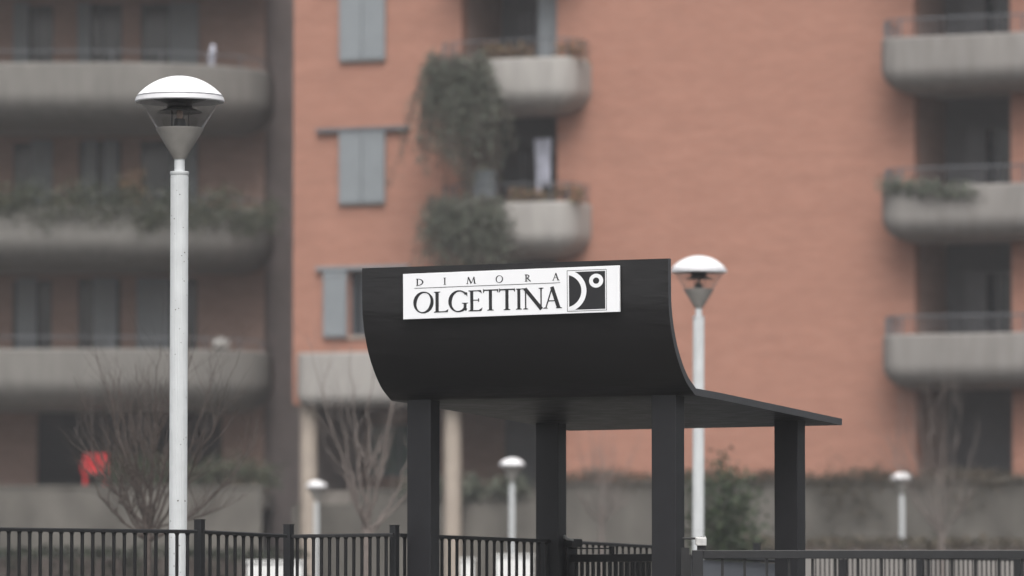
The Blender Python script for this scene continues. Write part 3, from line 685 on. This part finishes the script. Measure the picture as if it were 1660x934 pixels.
def prism(mb, poly, t0=-.016, t1=None):
    layer[0] = (layer[0] + 1) % 9; t1 = (-.0175 - .00012 * layer[0]) if t1 is None else t1
    ar = sum(poly[i][0] * poly[(i + 1) % len(poly)][1] - poly[(i + 1) % len(poly)][0] * poly[i][1] for i in range(len(poly)))
    n = len(poly); f = [(x * KX, t1, -y * KY) for x, y in poly]; b = [(x * KX, t0, -y * KY) for x, y in poly]
    mb.add(f + b, [tuple(range(n))] + [(i, (i + 1) % n, n + (i + 1) % n, n + i) for i in range(n)])
def rect(mb, x0, x1, y0, y1): prism(mb, [(x0, y0), (x1, y0), (x1, y1), (x0, y1)])
def line(mb, x0, y0, x1, y1, w0, w1=None):
    w1 = w0 if w1 is None else w1; dx, dy = x1 - x0, y1 - y0; l = math.hypot(dx, dy); nx, ny = -dy / l, dx / l
    prism(mb, [(x0 + nx * w0 / 2, y0 + ny * w0 / 2), (x1 + nx * w1 / 2, y1 + ny * w1 / 2), (x1 - nx * w1 / 2, y1 - ny * w1 / 2), (x0 - nx * w0 / 2, y0 - ny * w0 / 2)])
def serif(mb, x, y, w, h, up=1):   # slab with bracketed joint; up=1 foot at the baseline
    prism(mb, [(x - w / 2, y), (x + w / 2, y), (x + w / 2, y - up * h * .45), (x + w * .22, y - up * h), (x - w * .22, y - up * h), (x - w / 2, y - up * h * .45)])
def arc(mb, cx, cy, rx, ry, thick, thin, a0, a1, stress=0, n=40):
    """ring piece as ONE quad strip, stroke width varies between thin (poles) and thick (sides)"""
    layer[0] = (layer[0] + 1) % 9; t1 = -.0175 - .00012 * layer[0]; o = len(mb.v)
    for k in range(n + 1):
        a = R(a0 + (a1 - a0) * k / n); w_ = thin + (thick - thin) * abs(math.cos(a - R(stress))) ** 1.6
        for rr in (0, 1):
            x = cx + (rx - rr * w_) * math.cos(a); y = cy + (ry - rr * w_) * math.sin(a)
            for tt in (t1, -.016): mb.v.append((x * KX, tt, -y * KY))
    for k in range(n):
        b = o + 4 * k; c = b + 4; mb.f += [(b, b + 2, c + 2, c), (b + 1, c + 1, c + 3, b + 3), (b, c, c + 1, b + 1), (b + 2, b + 3, c + 3, c + 2)]
T = MB(); top, bot = 136, 284
# big row
arc(T, 148, 209, 73, 78, 25, 8, 0, 360, 20)
def stem(x, w=23, y0=top, y1=bot, sw_=46): rect(T, x - w / 2, x + w / 2, y0 + 3, y1 - 3); serif(T, x, y1, sw_, 9); serif(T, x, y0, sw_, 9, -1)
stem(246); prism(T, [(254, 283), (322, 283), (326, 262), (318, 268), (304, 276), (254, 276)])
arc(T, 402, 209, 75, 78, 25, 8, 42, 318, 180 + 12); prism(T, [(452, 146), (462, 150), (462, 178), (456, 168), (448, 156)])
rect(T, 437, 456, 222, 272); serif(T, 446, 222, 44, 7, -1); line(T, 458, 262, 448, 277, 8, 12)
stem(494, 21); prism(T, [(500, 136), (560, 136), (566, 160), (556, 150), (540, 143), (500, 143)]); rect(T, 504, 544, 203, 209); prism(T, [(540, 194), (546, 194), (546, 218), (540, 218)])
prism(T, [(500, 284), (562, 284), (570, 260), (560, 268), (544, 277), (500, 277)])
def tee(x, xl, xr):
    rect(T, x - 11, x + 11, 141, bot - 3); serif(T, x, bot, 46, 9); rect(T, xl, xr, 134, 143)
    prism(T, [(xl, 135), (xl + 8, 143), (xl + 1, 156), (xl - 3, 158), (xl - 3, 129), (xl, 128)])
    prism(T, [(xr, 135), (xr + 2, 128), (xr + 3, 158), (xr - 1, 156), (xr - 8, 143)])
tee(627, 578, 680); tee(744, 692, 798)
stem(828, 21, sw_=42)
line(T, 876, 140, 876, 282, 9); serif(T, 876, bot, 34, 8); serif(T, 866, top - 1, 34, 8, -1)
line(T, 872, 138, 988, 286, 25); line(T, 985, 140, 985, 284, 9); serif(T, 985, top, 34, 8, -1)
line(T, 1064, 132, 1018, 280, 9); line(T, 1061, 132, 1108, 281, 25); rect(T, 1032, 1088, 227, 234); serif(T, 1016, bot, 30, 8); serif(T, 1110, bot, 42, 8)
# small row
t0_, b0_ = 38, 88
def sstem(x, w=8): rect(T, x - w / 2, x + w / 2, t0_ + 1, b0_ - 1); serif(T, x, b0_, 18, 4); serif(T, x, t0_, 18, 4, -1)
sstem(105); arc(T, 108, 63, 40, 25, 9, 3.4, -90, 90, 0, 24)
sstem(302)
line(T, 470, 40, 464, 87, 3.6); serif(T, 463, b0_, 14, 4); line(T, 470, 40, 491, 86, 8); line(T, 511, 40, 491, 86, 3.6); line(T, 510, 40, 516, 87, 8); serif(T, 517, b0_, 18, 4)
arc(T, 691, 63, 26, 26.5, 7.5, 3, 0, 360, 15, 32)
sstem(880); arc(T, 882, 51.5, 22, 13.5, 7.5, 3, -90, 90, 0, 20); line(T, 888, 63, 912, 88, 8, 6)
line(T, 1090, 36, 1071, 87, 3.6); line(T, 1089, 36, 1106, 87, 8); rect(T, 1079, 1100, 68, 71); serif(T, 1070, b0_, 14, 4); serif(T, 1107, b0_, 17, 4)
rect(T, 83, 1120, 103.5, 106.5)
T.build('lettering', M['sign_black'], sign)
E = MB(); ex0, ex1, ey0, ey1 = 1182, 1433, 34, 300
prism(E, [(ex0, ey0), (ex1, ey0), (ex1, ey1), (ex0, ey1)], t1=-.0172)
for (a, b, c, d) in ((1167, 1443, 22, 25), (1167, 1443, 308, 311), (1167, 1170, 25.2, 307.8), (1440, 1443, 25.2, 307.8)): prism(E, [(a, c), (b, c), (b, d), (a, d)], t1=-.0172)
def disc_clip(cx, cy, r):
    pts = []
    for k in range(73):
        a = R(-90 + 180 * k / 72); x, y = cx + r * math.cos(a), cy + r * math.sin(a)
        if x >= ex0 and ey0 <= y <= ey1: pts.append((x, y))
    yl = math.sqrt(max(0, r * r - (ex0 - cx) ** 2)); ya = max(ey0, cy - yl); yb = min(ey1, cy + yl)
    if ya == ey0: pts = [(ex0, ey0), (cx + math.sqrt(r * r - (ey0 - cy) ** 2), ey0)] + pts
    else: pts = [(ex0, ya)] + pts
    if yb == ey1: pts = pts + [(cx + math.sqrt(r * r - (ey1 - cy) ** 2), ey1), (ex0, ey1)]
    else: pts = pts + [(ex0, yb)]
    return pts
prism(E, disc_clip(1153, 167, 115), t0=-.0179, t1=-.0185)
prism(E, [(1371 + 22 * math.cos(R(k * 12)), 101 + 22 * math.sin(R(k * 12))) for k in range(30)], t0=-.0179, t1=-.0185)
E.build('emblem', M['sign_black'], sign)
E = MB(); prism(E, disc_clip(1153, 167, 150), t0=-.0172, t1=-.0179); prism(E, [(1371 + 49 * math.cos(R(k * 10)), 101 + 49 * math.sin(R(k * 10))) for k in range(36)], t0=-.0172, t1=-.0179)
E.build('emblem', M['sign_white'], sign)

# ------------------------------------------------------------------ fences and gates
def fence(label, p0, p1, bars, posts=(), bw=.0112, rail_r=.010, name='metal_fence', group='black bar fence sections'):
    """p0,p1 = (px,py,Y) of the top rail's ends; bars = list of px"""
    a, b = P(*p0), P(*p1); t = empty(name, (a.x, a.y, 0), label, 'fence', group); o = Vector((a.x, a.y, 0)); d = b - a; ang = math.atan2(d.y, d.x)
    al, bl_ = a - o, b - o
    Mx = lambda q, an: Matrix.Translation(q) @ Matrix.Rotation(an, 4, 'Z')
    L_ = math.hypot(d.x, d.y); mb = MB(); R_ = Mx(Vector((0, 0, 0)), ang)
    zz = [(al.z), (bl_.z)]
    vs = []
    for (s_, z_) in ((0, al.z), (L_, bl_.z)):
        for (yy, dz) in ((-.017, -.012), (.017, -.012), (.017, .006), (.011, .012), (-.011, .012), (-.017, .006)): vs.append(R_ @ Vector((s_, yy, z_ + dz)))
    mb.add(vs, [(k, (k + 1) % 6, 6 + (k + 1) % 6, 6 + k) for k in range(6)] + [(5, 4, 3, 2, 1, 0), (6, 7, 8, 9, 10, 11)]); mb.build('rail', M['fence'], t)
    MB().box(0, L_, -.014, .014, .16, .19, R_).build('rail', M['fence'], t)
    bm = MB()
    for px in bars:
        # ray vs the fence's vertical plane
        nrm = Vector((-d.y, d.x, 0)).normalized(); r_ = ray(px, p0[1]); q = CAM + r_ * ((a - CAM).dot(nrm) / r_.dot(nrm)); s_ = (q - a).dot(Vector((d.x, d.y, 0)).normalized()); zt = al.z + (bl_.z - al.z) * s_ / L_ - .010
        c = R_ @ Vector((s_, 0, 0)); bm.tube([(c.x, c.y, .08), (c.x, c.y, zt - .02), (c.x, c.y, zt - .01), (c.x, c.y, zt)], [bw, bw, bw * 1.15, bw * 1.8], 10)
    if bars: bm.build('bar_panel', M['fence'], t, True)
    for (px, pyt, wd, Y, an) in posts:
        q = P(px, pyt, Y) - o; MM = Mx(Vector((q.x, q.y, 0)), an)
        po = MB().box(-wd / 2, wd / 2, -.03, .03, 0, q.z - .004, MM).build('post', M['fencepost'], t, bevel=.003)
        MB().box(-wd / 2 - .002, wd / 2 + .002, -.032, .032, q.z - .004, q.z, MM).build('cap', M['fence'], po)
    return t
rng = lambda a, b, n: [a + (b - a) * k / (n - 1) for k in range(n)]
fence('fence stretch running from the left edge past the tall lamp pole', (-60, 857.5, 30.6), (318, 862, 31.8), rng(-54, 304, 22), [(323.5, 842, .050, 31.9, TH)])
fence('short fence bay between the first two posts right of the tall lamp', (328, 862.5, 31.9), (462, 869, 33.2), rng(340.5, 449, 9), [(468, 850, .052, 33.3, TH)])
fence('fence bay in front of the pale bare tree', (474, 869.5, 33.3), (638, 867, 33.1), rng(482, 626, 12), [(639.5, 851, .045, 33.2, TH)])
fence('fence bay between the two left canopy posts', (646, 867.5, 33.4), (894, 877.5, 35.2), rng(656, 886, 20))
# pedestrian gate in the canopy
t = empty('metal_fence', (P(938, 880, 38).x, 38, 0), 'far fence bars seen through the pedestrian gate', 'fence', 'black bar fence sections'); bpy.data.objects.remove(t)
fence('far fence bars seen through the pedestrian gate', (936, 879.5, 37.5), (1062, 886.5, 36.8), rng(942, 1058, 13), bw=.009)
ga = P(915, 899, 35.3); gb_ = P(1060, 899, 34.6)
t = empty('pedestrian_gate', (ga.x, ga.y, 0), 'black pedestrian gate between the canopy posts with a closer on top', 'gate'); o = Vector((ga.x, ga.y, 0)); d = gb_ - ga; an = math.atan2(d.y, d.x); Rm = Matrix.Rotation(an, 4, 'Z'); GL = math.hypot(d.x, d.y); zt = ga.z
MB().box(.0, .085, -.05, .05, 0.1, P(925, 876, 35.3).z, Rm).build('stile', M['fence'], t, bevel=.004)
MB().box(.086, GL, -.02, .02, zt - .055, zt, Rm).build('frame', M['fence'], t, bevel=.003)
bm = MB()
for k in range(14): x = .12 + k * (GL - .12) / 14; bm.box(x, x + .018, -.01, .01, .1, zt - .056, Rm)
bm.build('bar_panel', M['fence'], t)
zc = P(930, 889, 35.2).z
MB().tube([Rm @ Vector((.09, -.02, zc)), Rm @ Vector((.52, -.02, zc - .003))], .005, 8).build('latch_rod', M['steel'] if False else M['fence'], t)
MB().box(.50, .53, -.03, .0, zc - .045, zc + .012, Rm).build('latch_catch', M['fence'], t, bevel=.003)
zq = P(930, 871, 35.2).z
cl = MB().box(.03, .15, -.06, .04, zq - .07, zq - .012, Rm).build('closer', M['fence'], t, bevel=.006)
hd = MB(); hd.tube([Rm @ Vector((.045, -.065, zq - .003)), Rm @ Vector((.075, -.065, zq + .006)), Rm @ Vector((.10, -.065, zq - .012)), Rm @ Vector((.165, -.065, zq - .022))], [.010, .013, .010, .006], 8); hd.build('lever', M['steel'], cl, True)
# vehicle gate on the right
GY = 32.4
gx0, gx1 = P(1122, 892, GY), P(1720, 892, GY)
t = empty('vehicle_gate', (gx0.x, GY, 0), 'black vehicle gate with a broad top rail on the right of the canopy', 'gate'); o = Vector((gx0.x, GY, 0)); GW = gx1.x - gx0.x; zt = gx0.z
wv = lambda px: P(px, 892, GY).x - gx0.x
MB().box(wv(1122), wv(1139.5), -.03, .03, .08, zt, ).build('stile', M['fencepost'], t, bevel=.003)
MB().box(wv(1139.6), GW, -.03, .03, zt - .055, zt - .001).build('frame', M['fencepost'], t, bevel=.003)
MB().box(wv(1139.6), GW, -.03, .03, .1, .16).build('frame', M['fencepost'], t)
bm = MB()
for px in [1171, 1207, 1243, 1279, 1317, 1354, 1391, 1429, 1467, 1505, 1543, 1581, 1619, 1657, 1695]: bm.box(wv(px) - .0085, wv(px) + .0085, -.01, .01, .161, zt - .056)
bm.build('bar_panel', M['fence'], t)
zh = P(1137, 878, GY).z
hb = MB().box(wv(1129), wv(1145), -.05, .02, zh - .028, zh + .026).box(wv(1127), wv(1131), -.045, .015, zh - .02, zh + .030).build('hinge', M['steel'], t, bevel=.005)
for px in (1132.5, 1137.5, 1142.5): MB().lathe([(.006, zh + .026), (.006, zh + .036), (.001, zh + .037)], 8, (wv(px), -.015, 0)).build('bolt', M['steel'], hb)
MB().box(wv(1130), wv(1144), -.03, .01, zt, zh - .028).build('bracket', M['fence'], t)
MB().tube([(wv(1106), -.01, P(1110, 873, GY).z), (wv(1131), -.01, P(1110, 873, GY).z)], .007, 10).build('hinge_rod', M['fence'], t)
MB().box(wv(1104), wv(1117.5), .0, .05, P(0, 899, GY).z, P(0, 888, GY).z).box(wv(1104), wv(1121), .0, .05, .1, P(0, 899, GY).z).build('latch_plate', M['fence'], t)
fence('far fence beyond the vehicle gate at the right edge', (1262, 900, 42), (1740, 909, 41), rng(1322, 1734, 56), [(1227, 880, .05, 41.9, TH), (1367, 906, .06, 41.8, TH), (1492, 907, .06, 41.5, TH), (1650, 907, .06, 41.2, TH)], bw=.0065)
pa = P(1141, 907.5, 38); pb = P(1269, 914, 39.5)
t = empty('screen_panel', (pa.x, pa.y, 0), 'plain grey blue sheet panel behind the left bars of the vehicle gate', 'panel'); d = pb - pa
q = [(-.3, 0, pa.z + .012), (d.x, d.y, pb.z)]
MB().add([(-.3, -.15, .1), (d.x, d.y, .1), (d.x, d.y, pb.z), (-.3, -.15, pa.z + .012), (-.3, -.12, .1), (d.x, d.y + .03, .1), (d.x, d.y + .03, pb.z), (-.3, -.12, pa.z + .012)], [(0, 1, 2, 3), (7, 6, 5, 4), (3, 2, 6, 7), (0, 4, 5, 1), (1, 5, 6, 2), (0, 3, 7, 4)]).build('sheet', M['greypanel'], t)
MB().tube([(-.3, -.14, pa.z + .03), (d.x + .05, d.y + .01, pb.z + .02)], .014, 8).build('top_edge', M['fence'], t); MB().box(d.x, d.x + .1, d.y - .02, d.y + .04, 0, pb.z - .02).build('post', M['fence'], t)

# ------------------------------------------------------------------ haze
hm = bpy.data.materials.new('haze_air'); hm.use_nodes = True; hn = hm.node_tree; hn.nodes.clear()
hv = hn.nodes.new('ShaderNodeVolumePrincipled'); hv.inputs['Color'].default_value = (.90, .91, .94, 1); hv.inputs['Density'].default_value = .0007; hv.inputs['Anisotropy'].default_value = .2
ho = hn.nodes.new('ShaderNodeOutputMaterial'); hn.links.new(hv.outputs[0], ho.inputs['Volume'])
tag(MB().box(-91, 91, -31, 151, -1.5, 26).build('haze', hm), kind='stuff')
